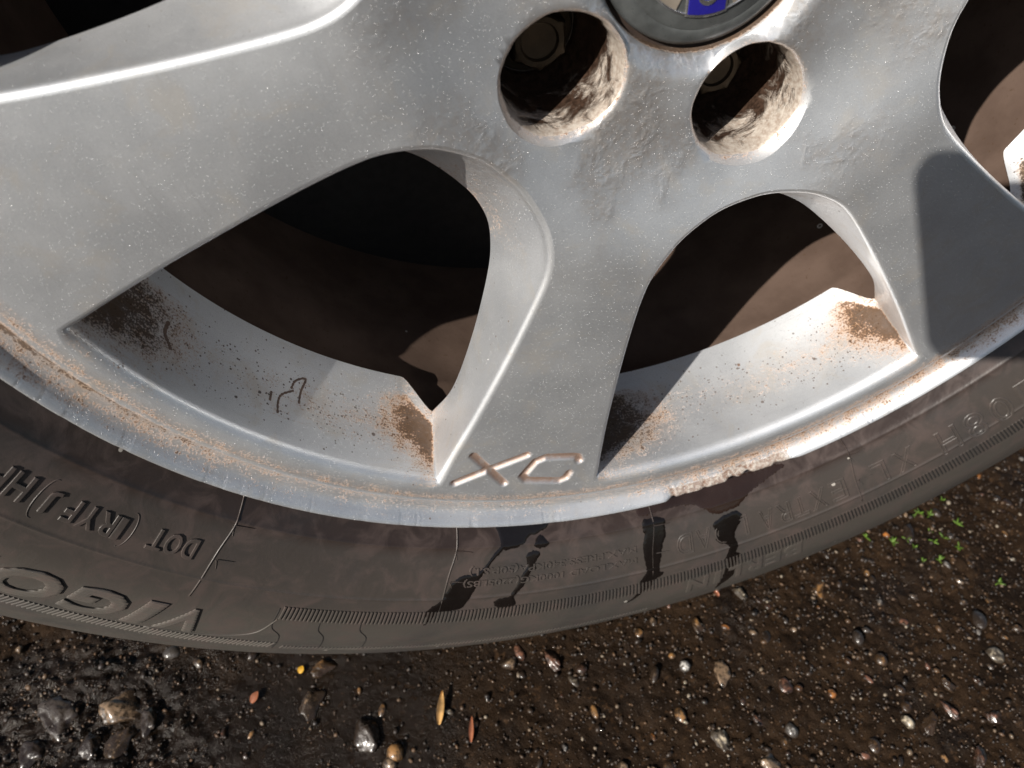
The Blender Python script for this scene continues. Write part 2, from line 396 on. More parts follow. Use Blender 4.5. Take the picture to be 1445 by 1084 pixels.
def build_rim():
    V = []; F = []; MI = []; ST = []; SO = []; SP = []; GRV = []; SC = []; RN = []
    def add(x, z, w, st=0, so=0, sp=0, g=0, sc=0, rn=0):
        V.append((x * MM, -w * MM, z * MM)); ST.append(st); SO.append(so); SP.append(sp); GRV.append(g); SC.append(sc); RN.append(rn); return len(V) - 1
    pts = []; edges = []; cull = []; loops = []
    def addloop(p):
        b = len(pts); pts.extend([tuple(q) for q in p]); edges.extend([(b + i, b + (i + 1) % len(p)) for i in range(len(p))]); return list(range(b, b + len(p)))
    NA = 1440; OUT = 220.0
    ang = [AG + 360 * k / NA for k in range(NA)]
    outer = addloop([np.array(P2(OUT, a)) / MM for a in ang]); inner = addloop([np.array(P2(33.5, AG + 3 * k)) / MM for k in range(120)])
    wins = []
    for c in WIN:
        Fr, Bk, ro, ns = window_loops(c); nr = loop_normals(Fr); lp = Fr + nr * ro[:, None]
        wins.append((c, Fr, Bk, ro, ns, nr, addloop(lp), lp)); cull.append(lp)
    vn = VN(21); hol = []
    for a in HOLES:
        c = np.array(P2(54, a)) / MM; k = 96; th = np.arange(k) * 2 * math.pi / k
        jit = .35 * vn.f(np.cos(th) * 3 + a, np.sin(th) * 3, 3)
        lp = c + np.stack([np.cos(th), np.sin(th)], 1) * (20.3 + jit * .4)[:, None]; hol.append((c, th, jit, addloop(lp), a)); cull.append(lp)
    # interior points
    g = []
    def grid(x0, x1, y0, y1, s):
        xx, yy = np.meshgrid(np.arange(x0, x1, s), np.arange(y0, y1, s)); xx = xx + (np.arange(xx.shape[0]) % 2)[:, None] * s / 2
        return np.stack([xx.ravel(), yy.ravel()], 1)
    G = grid(-222, 222, -222, 222, 2.6); G = G + RNG.normal(size=G.shape) * .15
    allx = np.vstack(XCP); x0, y0 = allx.min(0) - 4; x1, y1 = allx.max(0) + 4
    G = G[~((G[:, 0] > x0) & (G[:, 0] < x1) & (G[:, 1] > y0) & (G[:, 1] < y1))]
    G = np.vstack([G, grid(x0, x1, y0, y1, .48)])
    rr, aa = polar(G); ok = (rr > 34.8) & (rr < OUT - 1.2)
    for lp in cull:
        c = lp.mean(0); rmax = np.linalg.norm(lp - c, axis=1).max() + 3
        nearm = ok & (np.linalg.norm(G - c, axis=1) < rmax); ii = np.where(nearm)[0]
        if len(ii) == 0: continue
        ins = inside(lp, G[ii]); d = np.min(np.linalg.norm(G[ii][:, None, :] - lp[None, ::2, :], axis=2), 1)
        ok[ii[ins | (d < .7)]] = False
    G = G[ok]
    allp = [Vector(p) for p in pts] + [Vector((float(p[0]), float(p[1]))) for p in G]
    ov, oe, of, orig, _, _ = delaunay_2d_cdt(allp, edges, [], 0, 1e-7, True)
    P = np.array([(q.x, q.y) for q in ov]); r_, a_ = polar(P); w_ = face_w(r_, a_)
    d = xc_dist(P); prof = 1 - sstep(.5, 2.35, d); w_ = w_ - 1.35 * prof
    vmap = {}
    for i in range(len(P)):
        gi = add(P[i, 0], P[i, 1], w_[i], g=float(1 - sstep(.9, 2.3, d[i])),
                 st=float(.26 * (1 - sstep(80, 100, r_[i])) * 0 + .42 * sstep(214, 220, r_[i])))
        for o in orig[i]: vmap[o] = gi
    T = np.array([t for t in of if len(t) == 3]); cen = P[T].mean(1); keep = (np.hypot(cen[:, 0], cen[:, 1]) < OUT) & (np.hypot(cen[:, 0], cen[:, 1]) > 33.4)
    for lp in cull:
        c = lp.mean(0); rmax = np.linalg.norm(lp - c, axis=1).max(); ii = np.where(keep & (np.linalg.norm(cen - c, axis=1) < rmax))[0]
        keep[ii[inside(lp, cen[ii])]] = False
    for t in T[keep]: F.append([int(k) for k in t]); MI.append(0)
    # cap seat wall, tinted dark to paint in the gap's depth
    prev = [vmap[i] for i in inner]
    for (r, w) in ((33.0, -4.5), (33.0, -9)):
        cur = [add(*(np.array(P2(r, AG + 3 * k)) / MM), w, st=.9, so=.9) for k in range(120)]
        for i in range(120): F.append([prev[i], prev[(i + 1) % 120], cur[(i + 1) % 120], cur[i]]); MI.append(0)
        prev = cur
    # window walls
    spokes = []
    for wi, (c, Fr, Bk, ro, ns, nr, ids, lp) in enumerate(wins):
        n = len(Fr); prev = [vmap[i] for i in ids]
        r0, a0 = polar(lp); wf = face_w(r0, a0)
        rel = a0 - c; rel = (rel + 180) % 360 - 180
        out = np.arange(n) >= ns
        rows = []
        for th in (18, 36, 54, 72, 90):
            s_, c_ = math.sin(R(th)), math.cos(R(th))
            xy = Fr + nr * (ro * (1 - s_))[:, None]; rows.append((xy, wf - ro * (1 - c_), 0.0))
        we = wf - ro
        NR = 14
        for k in range(1, NR + 1):
            t = k / NR; xy = Fr * (1 - t) + Bk[:, :2] * t; w = we * (1 - t) + Bk[:, 2] * t
            bow = 1.6 * math.sin(math.pi * t) ; rr0 = np.hypot(xy[:, 0], xy[:, 1])
            xy = xy + np.where(out, bow, 0)[:, None] * xy / rr0[:, None]
            rows.append((xy, w, t))
        for xy, w, t in rows:
            cur = []
            for i in range(n):
                st = so = sp = 0.0; b = rel[i]
                if out[i]:
                    ed = max(0, 1 - abs(b - 20.3) / 8.0) ** 1.7              # right-hand corner
                    el = max(0, 1 - abs(b + 20.5) / 14)                # left-hand corner
                    band = math.exp(-((t - .48) / .28) ** 2)
                    st = .92 * el * min(1, .25 + 1.5 * band) + 1.05 * ed * min(1, .35 + t) + .34 * band * (.5 + .5 * max(0, (b + 5) / 25))
                    so = el * 2.0 * min(1, .2 + 1.4 * band) + ed * .15 - .2
                    sp = min(1.2, .35 + 1.1 * band) * min(1, t * 4) * (.65 + .35 * (1 - abs(b) / 20)) + .3 * ed
                    if t > .85: st *= .35; sp *= .4
                else:
                    rr1 = math.hypot(*xy[i]);
                    if b > 15 and rr1 > 185: st = .50 * max(0, (rr1 - 185) / 26) * t
                    st = max(st, .30 * t * float(1 - sstep(104, 128, rr1)))
                    sp = .10 * t
                cur.append(add(xy[i, 0], xy[i, 1], w[i], st=st, so=max(0, so), sp=sp))
            for i in range(n): F.append([prev[i], prev[(i + 1) % n], cur[(i + 1) % n], cur[i]]); MI.append(0)
            prev = cur
        spokes.append((prev, ns, Bk))
    # back of the spokes
    ring = [add(*(np.array(P2(77, c + da)) / MM), -41) for c in WIN for da in (-25, -15, -5, 5, 15, 25)]
    for k in range(6):
        pa, ns, _ = spokes[k]; pb, _, _ = spokes[(k + 1) % 6]; m = (ns - 1) // 2
        # along the spoke: right flank of window k against left flank of window k+1
        for q in range(m - 6):
            F.append([pa[ns - 1 - q], pa[ns - 2 - q], pb[q + 1], pb[q]]); MI.append(2)
        F.append([pa[ns - 1 - q] for q in range(m - 6, m + 1)] + [ring[k * 6 + 3], ring[k * 6 + 4], ring[k * 6 + 5], ring[((k + 1) % 6) * 6], ring[((k + 1) % 6) * 6 + 1], ring[((k + 1) % 6) * 6 + 2]] + [pb[q] for q in range(m, m - 7, -1)]); MI.append(2)
    # lug holes
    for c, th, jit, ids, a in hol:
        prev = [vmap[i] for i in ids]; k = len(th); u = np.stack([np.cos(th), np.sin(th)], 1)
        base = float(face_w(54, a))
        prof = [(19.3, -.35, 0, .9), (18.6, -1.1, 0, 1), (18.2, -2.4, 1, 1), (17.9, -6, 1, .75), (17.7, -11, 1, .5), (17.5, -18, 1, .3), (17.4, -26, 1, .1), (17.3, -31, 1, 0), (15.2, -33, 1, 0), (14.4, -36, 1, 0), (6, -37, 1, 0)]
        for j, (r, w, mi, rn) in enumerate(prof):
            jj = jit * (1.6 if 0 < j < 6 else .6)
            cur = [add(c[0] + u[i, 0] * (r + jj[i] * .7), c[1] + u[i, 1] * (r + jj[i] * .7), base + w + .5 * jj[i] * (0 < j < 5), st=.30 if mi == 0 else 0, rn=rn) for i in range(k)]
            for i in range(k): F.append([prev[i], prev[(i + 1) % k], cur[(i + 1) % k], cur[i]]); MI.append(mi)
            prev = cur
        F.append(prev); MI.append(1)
    # rim edge: groove, lip, flange
    prof = [(221.5, 12.1, .30, 0, 0), (222.8, 11.6, .62, .1, 0), (223.8, 10.5, .95, .3, 0), (225, 9.7, .92, .3, .1), (226.8, 9.5, .72, .15, .15), (228.8, 9.9, .62, .05, .25), (230.4, 10.9, .55, 0, .4), (231.8, 12.6, .40, 0, .6), (232.8, 14.3, .16, 0, .8), (233.6, 15.3, .02, 0, .9), (234.5, 15.7, 0, 0, 1), (235.3, 15.2, 0, 0, 1), (235.9, 14.0, 0, 0, 1), (236.2, 12, 0, 0, 1), (236.0, 9, 0, 0, 1), (235, 4, 0, 0, .5), (231, -2, 0, 0, 0), (224, -4, 0, 0, 0), (218, -8, 0, 0, 0), (217, -24, 0, 0, 0), (214, -34, 0, 0, 0), (206, -40, 0, 0, 0)]
    v1, v2 = VN(31), VN(32)
    A = np.array(ang)
    rel = (A + 180) % 360 - 180
    dmg = sstep(-8.0, -6.0, rel) * (1 - sstep(6.0, 8.5, rel))
    chunk = dmg * (.5 + .5 * sstep(-.15, .45, v1.f(rel * .55, rel * 0 + 3, 2)))
    rough = v2.f(rel * .9, rel * 0 + 1, 2, .5)
    small = .10 * sstep(.6, 1.0, v1.f(rel * .9, rel * 0 + 9, 3)) * (1 - dmg)
    prev = [vmap[i] for i in outer]
    for j, (r, w, st, so, dm) in enumerate(prof):
        n2 = v2.f(rel * 1.3, rel * 0 + j * .45, 2, .45)
        dr = -dm * (chunk * (1.2 + .45 * rough + .25 * n2)) - dm * small * .8
        dw = -dm * (chunk * (2.4 + .5 * rough + .5 * n2)) - dm * small * .6
        sca = np.clip(chunk * 1.25 * (dm > .5) + small * 2.0 * (dm > .5), 0, 1)
        cur = []
        for i in range(NA):
            a = ang[i]; x, z = np.array(P2(r + dr[i], a)) / MM
            left = float(1 - sstep(-80, -42, rel[i])); right = float(sstep(-22, 8, rel[i]))  # left adds dark tint that paints in the groove's shadow
            cur.append(add(x, z, w + dw[i], st=st * (.36 + .34 * left + .34 * right), so=min(1, so * (.6 + 2.6 * left)), sp=.15 * st, sc=float(sca[i])))
        for i in range(NA): F.append([prev[i], prev[(i + 1) % NA], cur[(i + 1) % NA], cur[i]]); MI.append(0)
        prev = cur
    me = mesh('alloy_rim', V, F, True, 50, MI)
    for nme, vals in (('stain', ST), ('soot_shade', SO), ('speck', SP), ('groove', GRV), ('scrape', SC), ('rimness', RN)): attr(me, nme, vals)
    o = link('alloy_rim', me, [M_PAINT, M_HOLE, M_BARREL], WHEEL, HUBZ); return o
RIM = build_rim()

# dried drips on the ledge of the left-hand window
from mathutils.bvhtree import BVHTree
_me = RIM.data; RIM_BVH = BVHTree.FromPolygons([v.co for v in _me.vertices], [p.vertices[:] for p in _me.polygons])
def ledge_pt(a, w):
    t = R(a - AG); d = Vector((math.sin(t), 0, -math.cos(t))); o = Vector((0, -w * MM, 0)) + d * .15
    h = RIM_BVH.ray_cast(o, d, .08); return (h[0], h[1]) if h[0] else (o + d * .055, -d)
M_DRIP = mat_plain('dried_brown_drip', (.15, .092, .066), .6, 0, 0, 900, .4)
def drip(path, width, name='dried_drip'):
    P = catmull(path, 6); V = []; F = []
    pts = [ledge_pt(a, w) for a, w in P]
    for i, (p, nn) in enumerate(pts):
        t = (pts[min(i + 1, len(pts) - 1)][0] - pts[max(i - 1, 0)][0]).normalized(); b = t.cross(nn).normalized(); nn = nn if nn.dot(Vector((p.x, 0, p.z))) < 0 else -nn
        ww = width * MM * (.75 + .5 * math.sin(i * 1.7) ** 2)
        for k, hh in ((-1, -.05), (-.5, .10), (.5, .10), (1, -.05)): V.append(tuple(p + b * ww * k + nn * hh * MM))
    for i in range(len(pts) - 1):
        for k in range(3): F.append([i * 4 + k, i * 4 + k + 1, i * 4 + k + 5, i * 4 + k + 4])
    return link(name, mesh(name, V, F), M_DRIP, RIM)
drip([(-54.18, -4.0), (-54.15, -9.7), (-53.73, -13.3), (-52.41, -16.8)], .55)
drip([(-52.73, -17.1), (-52.26, -21.3), (-51.05, -23.7), (-51.54, -17.7), (-51.75, -11.7)], .55)
drip([(-54.97, -12.8), (-55.05, -10.5), (-55.12, -8.3)], .6)
drip([(-67.22, -19.1), (-67.36, -14.0), (-66.77, -10.8), (-66.41, -8.6)], .9)
drip([(5.75, -23.9), (5.92, -23.8), (6.08, -23.6)], .8)

def lathe(name, prof, mat, parent, na=360, a0=0, a1=360, sharp=40, loc=HUBZ, warp=None, smooth=True):
    full = abs(a1 - a0 - 360) < 1e-6; n = na if full else na + 1
    V = []; F = []
    for r, w in prof:
        for k in range(n):
            a = a0 + (a1 - a0) * k / na; p = L(r, a, w); V.append(warp(p, r, a, w) if warp else p)
    for j in range(len(prof) - 1):
        for k in range(na):
            b = (k + 1) % n if full else k + 1
            F.append([j * n + k, j * n + b, (j + 1) * n + b, (j + 1) * n + k])
    return link(name, mesh(name, V, F, smooth, sharp), mat, parent, loc)

# inner barrel behind the spokes
vb = VN(44)
BAR = lathe('barrel', [(207.8, -15), (207.4, -30), (206.6, -38.5), (205.8, -40), (206.3, -44), (206.0, -60), (205.0, -64), (204.4, -70), (204.0, -100), (203.6, -120), (203.6, -145)], M_BARREL, WHEEL, 360)
# weight strip clip scar lines inside the barrel
# added black plate, keeps light from entering the barrel behind
PLATE = lathe('light_block_plate', [(30, -124), (150, -124), (196, -127), (205, -129)], M_BLACK, None, 180)
tag(PLATE, 'added black plate blocking light behind the wheel spokes', 'light-blocking plate')
# centre cap
CAP = empty('centre_cap'); CAP.parent = WHEEL; CAP.location = HUBZ
lathe('cap_disc', [(0.01, -1.9), (10, -2.0), (20, -2.2), (25.6, -2.5), (26.2, -2.9), (26.9, -2.7), (29.2, -3.2), (30.8, -4.2), (31.5, -5.6), (31.6, -9)], M_CAP, CAP, 180, loc=(0, 0, 0))
lathe('seat_gap', [(31.5, -7.4), (33.2, -7.0)], M_GAP, CAP, 120, loc=(0, 0, 0))
def sector(name, r0, r1, a0, a1, w0, w1, mat, parent, n=24, bev=.25):
    V = []; F = []
    prof = [(r0, w0), (r0 + bev * .2, w1 - bev), (r0 + bev, w1), (r1 - bev, w1), (r1, w1 - bev), (r1, w0)]
    for r, w in prof:
        for k in range(n + 1): V.append(L(r, a0 + (a1 - a0) * k / n, w))
    for j in range(len(prof) - 1):
        for k in range(n): F.append([j * (n + 1) + k, j * (n + 1) + k + 1, (j + 1) * (n + 1) + k + 1, (j + 1) * (n + 1) + k])
    for e in (0, n): F.append([j * (n + 1) + e for j in range(len(prof))])
    return link(name, mesh(name, V, F, True, 30), mat, parent)
EMB = sector('emblem_ring', 12, 21.3, 15, 325, -2.6, -1.75, M_TAN, CAP)
sector('emblem_edge', 21.1, 21.8, -48, 330, -2.6, -1.55, M_CHROME, CAP, 60)
def bar_mesh(hw, top, w0, w1, ca, mat, name):
    # bar across the emblem with curved ends
    V = []; F = []; n = 16
    d = np.array(P2(1, ca)) / MM; e = np.array([-d[1], d[0]])
    def pt(s, y, w): q = d * y + e * s; return (q[0] * MM, -w * MM, q[1] * MM)
    xs = [(-hw + 2 * hw * k / n) for k in range(n + 1)]
    for w, gx in ((w0, 0), (w1 - .2, 0), (w1, .2)):
        for x in xs:
            xx = x * (hw - gx) / hw; V.append(pt(xx, math.sqrt(top * top - xx * xx) - gx, w))
        for x in xs[::-1]:
            xx = x * (hw - gx) / hw; V.append(pt(xx, -math.sqrt(top * top - xx * xx) + gx, w))
    m = 2 * (n + 1)
    for j in range(2):
        for k in range(m): F.append([j * m + k, j * m + (k + 1) % m, (j + 1) * m + (k + 1) % m, (j + 1) * m + k])
    for k in range(n): F.append([2 * m + k, 2 * m + k + 1, 2 * m + m - 2 - k, 2 * m + m - 1 - k])
    return link(name, mesh(name, V, F, True, 30), mat, CAP)
bar_mesh(6.4, 22.2, -2.7, -1.6, -8.4, M_CHROME, 'bar_border')
bar_mesh(5.8, 21.5, -2.7, -1.45, -8.4, M_BLUE, 'blue_bar')

def text_mesh(body, extrude=.3, bevel=.12, outline=None, res=4, spacing=1.0, shear=0.0):
    cu = bpy.data.curves.new('tmp', 'FONT'); cu.body = body; cu.size = 1.0; cu.resolution_u = res; cu.space_character = spacing; cu.shear = shear
    cu.align_x = 'LEFT'
    if outline: cu.fill_mode = 'NONE'; cu.bevel_depth = outline; cu.bevel_resolution = 1
    else: cu.extrude = extrude; cu.bevel_depth = bevel; cu.bevel_resolution = 1
    ob = bpy.data.objects.new('tmp', cu); COL.objects.link(ob)
    dg = bpy.context.evaluated_depsgraph_get(); ev = ob.evaluated_get(dg); me = bpy.data.meshes.new_from_object(ev)
    bpy.data.objects.remove(ob); bpy.data.curves.remove(cu)
    return me
# the maker's name runs along the bar; only its end shows
def emblem_text():
    me = text_mesh('VOLVO', .02, .01); co = np.array([v.co for v in me.vertices]); mn = co.min(0); mx = co.max(0)
    d = np.array(P2(1, -8.4)) / MM; e = np.array([-d[1], d[0]])
    for v, p in zip(me.vertices, co):
        s = ((p[0] - mn[0]) / (mx[0] - mn[0]) - .5) * 37.5; y = ((p[1] - mn[1]) / (mx[1] - mn[1]) - .5) * 7
        q = d * s + e * (-y); v.co = (q[0] * MM, (1.45 - .0 + (p[2]) * -6 - .12) * MM, q[1] * MM)
    link('emblem_letters', me, M_CHROME, CAP)
emblem_text()

# lug bolts
def bolt_mesh():
    V = []; F = []; n = 6; m = 36
    def ringpts(r, w, hexa):
        b = len(V)
        for k in range(m):
            t = 2 * math.pi * k / m
            rr = r * math.cos(math.pi / 6) / math.cos((t % (math.pi / 3)) - math.pi / 6) if hexa else r
            V.append((rr * math.cos(t) * MM, -w * MM, rr * math.sin(t) * MM))
        return b
    seq = [(14, -35.6, 0), (13.2, -34.2, 0), (11, -33.6, 0), (9.9, -33.4, 1), (9.9, -25.5, 1), (9.2, -24.6, 1), (7.8, -24.3, 0), (6.2, -24.4, 0), (5.6, -25.4, 0), (1.0, -26, 0)]
    bs = [ringpts(*q) for q in seq]
    for a, b in zip(bs[:-1], bs[1:]):
        for k in range(m): F.append([a + k, a + (k + 1) % m, b + (k + 1) % m, b + k])
    F.append([bs[-1] + k for k in range(m)])
    return mesh('lug_bolt', V, F, True, 35)
BM = bolt_mesh(); BM.materials.append(M_BOLT)
for a in HOLES:
    x, z = P2(54, a); o = bpy.data.objects.new('lug_bolt', BM); COL.objects.link(o); o.parent = WHEEL; o.location = (x, 0, z + ZC); o.rotation_euler = (0, a * .37, 0)

# ------------------------------------------------------------------ tyre
TP = [(227, -6), (230, -2), (233, .5), (236.5, 2.6), (239, 5.0), (242, 8.3), (245, 11.4), (248.0, 14.3), (249.0, 15.6), (250.2, 16.2), (255, 19.0), (262, 22.5), (268.5, 25.1), (271.0, 25.9), (272.0, 26.6), (273.0, 26.5), (276, 27.2), (282, 28.2), (288, 28.5), (294, 28.2), (300, 27.5), (306, 26.2), (312, 24.5), (318, 22.4), (323, 20.5), (329, 17.6), (335, 14.5), (341, 10.8), (346, 7), (351, 2.6), (355, -2), (359, -8), (362, -14), (364.6, -22), (366, -30), (367.4, -45), (368, -60)]
TPA = catmull(TP, 3)
def tyre_w(r): return np.interp(r, TPA[:, 0], TPA[:, 1])
def tyre_n(r):                       # outward normal in (r, w)
    d = tyre_w(r + .8) - tyre_w(r - .8); n = np.array([-d, 1.6]); return n / np.linalg.norm(n)
def flat(p, r=None, a=None, w=None): # the tyre settles on the ground
    x, y, z = p; lim = -ZC + .0008
    zz = z
    if z < lim + .006:
        t = (lim + .006 - z); zz = lim + .006 - .006 * (1 - math.exp(-t / .006))
    return (x, y, zz)
prof = [tuple(p) for p in TPA] + [(368, -60 - 5 * k) for k in range(1, 20)] + [(r, -216 - w) for r, w in TP[::-1]]
TYRE = lathe('tyre', prof, M_TYRE, WHEEL, 900, sharp=60, warp=flat)
def on_tyre(r, a, h):
    n = tyre_n(r); return flat(L(r + n[0] * h, a, float(tyre_w(r)) + n[1] * h))

def tyre_text(body, a_start, a_end, r0, r1, h=.5, outline=None, mat=None, name='raised_letter', shear=0, spacing=1.0, res=3, bold=0, each=False):
    # reads with its tops outwards: x runs towards smaller angles
    me = text_mesh(body, .05, .012 + bold, outline, res, spacing, shear)
    bm = bmesh.new(); bm.from_mesh(me)
    co = np.array([v.co for v in bm.verts]); mn = co.min(0); mx = co.max(0)
    sx = abs(a_end - a_start) / (mx[0] - mn[0]) * math.pi / 180 * .5 * (r0 + r1); sy = (r1 - r0) / (mx[1] - mn[1])
    lim = 3.0
    for _ in range(3):
        es = [e for e in bm.edges if math.hypot((e.verts[0].co.x - e.verts[1].co.x) * sx, (e.verts[0].co.y - e.verts[1].co.y) * sy) > lim]
        if not es: break
        bmesh.ops.subdivide_edges(bm, edges=es, cuts=1, use_grid_fill=False); bmesh.ops.triangulate(bm, faces=[f for f in bm.faces if len(f.verts) > 4])
    zr = max(1e-6, mx[2] - mn[2])
    for v in bm.verts:
        u = (v.co.x - mn[0]) / (mx[0] - mn[0]); q = (v.co.y - mn[1]) / (mx[1] - mn[1]); z = (v.co.z - mn[2]) / zr
        v.co = on_tyre(r0 + (r1 - r0) * q, a_start + (a_end - a_start) * u, h * z if not outline else (z * h - .15))
    bm.to_mesh(me); bm.free(); me.polygons.foreach_set('use_smooth', [True] * len(me.polygons)); me.set_sharp_from_angle(angle=R(35))
    return link(name, me, mat or M_LINE, TYRE)
def place_letters(word, spans, r0, r1, **k):
    for ch, (a0, a1) in zip(word, spans): tyre_text(ch, a0, a1, r0, r1, **k)
place_letters('DOT', [(-54.9, -56.0), (-56.2, -57.5), (-57.6, -58.8)], 257.8, 265.6, h=.75, bold=.008)
place_letters('1RYFJ', [(-61.0, -61.6), (-61.7, -63.0), (-63.1, -64.4), (-64.7, -65.6), (-66.3, -67.2)], 258, 266, h=.75, bold=.008)
place_letters('HP', [(-68.6, -70.0), (-70.3, -71.5)], 257, 266, h=.8, bold=.008)
place_letters('VIGOR', [(-50.6, -53.7), (-54.1, -56.1), (-56.6, -60.8), (-61.3, -66.2), (-66.8, -71.0)], 287, 305, h=1.0, mat=M_HATCH, bold=.035, shear=.1)
place_letters('BERLIN', [(6.3, 4.4), (4.1, 2.5), (2.2, .3), (0, -1.4), (-2.1, -2.8), (-3.4, -5.6)], 287, 301, h=.42, bold=.03)
tyre_text('MAX.LOAD 1000KG(2205LBS)', -11.1, -29.4, 262.2, 266.2, h=.42, name='raised_load_text')
tyre_text('MAX.PRESS.340KPA(50P.S.I.)', -11.1, -29.0, 256.6, 260.8, h=.42, name='raised_pressure_text')
place_letters('EXTRA', [(12.0, 10.2), (9.8, 8.0), (7.7, 6.1), (5.9, 4.2), (4.0, 2.4)], 258.5, 269.5, h=.6, outline=.03)
place_letters('LOAD', [(1.2, -.1), (-.5, -2.5), (-2.8, -4.6), (-4.9, -6.7)], 257.5, 268.5, h=.48, outline=.028)
place_letters('108H', [(31.8, 30.4), (29.6, 27.4), (26.8, 24.7), (24.0, 21.8)], 260, 274, h=.6, outline=.03)
place_letters('XL', [(19.4, 17.2), (16.4, 14.7)], 259, 271, h=.6, outline=.03)

def tube(pts, rad, name, mat, parent, seg=6, h=0.05):
    P = catmull(pts, 8); V = []; F = []
    n = len(P); rad = rad if isinstance(rad, (list, tuple)) else (rad, rad)
    P3 = np.array([on_tyre(r, a, h) for a, r in P])
    for i in range(n):
        t = P3[min(i + 1, n - 1)] - P3[max(i - 1, 0)]; t /= np.linalg.norm(t)
        a, r = P[i]; nn = tyre_n(r); th = R(a - AG); nv = np.array([nn[0] * math.sin(th), -nn[1], -nn[0] * math.cos(th)]); bv = np.cross(t, nv); bv /= np.linalg.norm(bv)
        rr = (rad[0] + (rad[1] - rad[0]) * i / (n - 1)) * MM
        for k in range(seg): u = 2 * math.pi * k / seg; V.append(P3[i] + rr * (math.cos(u) * nv + math.sin(u) * bv))
    for i in range(n - 1):
        for k in range(seg): F.append([i * seg + k, i * seg + (k + 1) % seg, (i + 1) * seg + (k + 1) % seg, (i + 1) * seg + k])
    F.append(list(range(seg))); F.append(list(range((n - 1) * seg, n * seg)))
    return link(name, mesh(name, V, F), mat, parent)
for k, a in enumerate((-52.9, -30.8, -9.1, 13.3)):           # mould joints, every 22 degrees
    top = 281 if k < 2 else 276
    tube([(a, 241.5), (a + .15, 250), (a - .25, 262), (a - .3, top)], (.38, .34), 'mould_joint', M_LINE, TYRE)
    for rr, ln in ((250.4, 1.9), (263.3, 1.5)):
        tube([(a + .1, rr), (a + ln * .5, rr - .3 + .3 * k), (a + ln, rr - .6 + 1.1 * (k > 0))], (.30, .10), 'vent_whisker', M_LINE, TYRE, h=.3)
        tube([(a, rr), (a + .2, rr + 1.8), (a + .35, rr + 3.6)], (.28, .18), 'vent_stub', M_LINE, TYRE)
def oval(a0, a1, r0, r1, name):
    pts = [];
    for t in np.linspace(-95, 95, 14): pts.append((a0 - .0 + .55 * math.cos(R(t)) * 1.0, (r0 + r1) / 2 + (r1 - r0) / 2 * math.sin(R(t))))
    tube(pts, .2, name, M_LINE, TYRE)
oval(-60.75, 0, 255.6, 268.2, 'raised_oval')
pts = [(-67.3 - .55 * math.cos(R(t)), 262 + 7 * math.sin(R(t))) for t in np.linspace(-95, 95, 14)]
tube(pts, .2, 'raised_oval', M_LINE, TYRE)

def comb(a0, a1, r0, r1, step, duty, h, name, lean=0.0):
    V = []; F = []; a = a0; rm = (r0 + r1) / 2; da = math.degrees(step / rm)
    while a < a1:
        b = len(V); d2 = da * duty / 2
        for r, k in ((r0, 0), ((r0 + r1) / 2, .5), (r1, 1)):
            V += [on_tyre(r, a - d2 * 1.25 + lean * k, -.1), on_tyre(r, a - d2 * .7 + lean * k, h), on_tyre(r, a + d2 * .7 + lean * k, h), on_tyre(r, a + d2 * 1.25 + lean * k, -.1)]
        for j in range(2):
            for k in range(3): F.append([b + 4 * j + k, b + 4 * j + k + 1, b + 4 * j + k + 5, b + 4 * j + k + 4])
        F.append([b, b + 1, b + 2, b + 3]); F.append([b + 8, b + 9, b + 10, b + 11])
        a += da
    o = link(name, mesh(name, V, F, False), M_TYRE, TYRE); tag(o, kind='stuff'); return o
def groove_shade_band(a0, a1, r0, r1, name, h=.03):
    V = []; F = []; n = int((a1 - a0) * 3); m = 4
    for i in range(n + 1):
        a = a0 + (a1 - a0) * i / n
        for j in range(m + 1): V.append(on_tyre(r0 + (r1 - r0) * j / m, a, h))
    for i in range(n):
        for j in range(m): F.append([i * (m + 1) + j, i * (m + 1) + j + 1, (i + 1) * (m + 1) + j + 1, (i + 1) * (m + 1) + j])
    return link(name, mesh(name, V, F), M_BLACK, TYRE)  # near-black sheet painting in the shade between the ribs
groove_shade_band(-45.2, 40, 279.2, 286.4, 'groove_shade_band'); comb(-45.2, 40, 278.8, 286.8, 1.75, .52, .50, 'serrated_band', .12)
groove_shade_band(-80, -43.4, 308.6, 315.0, 'groove_shade_band'); comb(-80, -43.4, 308.2, 315.4, 1.85, .52, .50, 'serrated_band', -.15)
groove_shade_band(-42.6, -9, 312.6, 316.2, 'groove_shade_band'); comb(-42.6, -9, 312.2, 316.6, 1.75, .52, .35, 'serrated_band')
for p in ([(-45.6, 280), (-45.2, 292.9), (-43.9, 301.1), (-43.2, 317.5)], [(-41.6, 283.5), (-41.2, 292.9), (-40.2, 300.3), (-39.5, 315.8)], [(-38.0, 281.4), (-37.6, 291.8), (-36.5, 299.5), (-36.0, 312.4)]):
    tube(p, .28, 'sipe', M_BLACK, TYRE, h=-.05)
tube([(-45.2, 287), (-46.2, 300), (-49, 306), (-54, 308)], .35, 'raised_edge', M_LINE, TYRE)

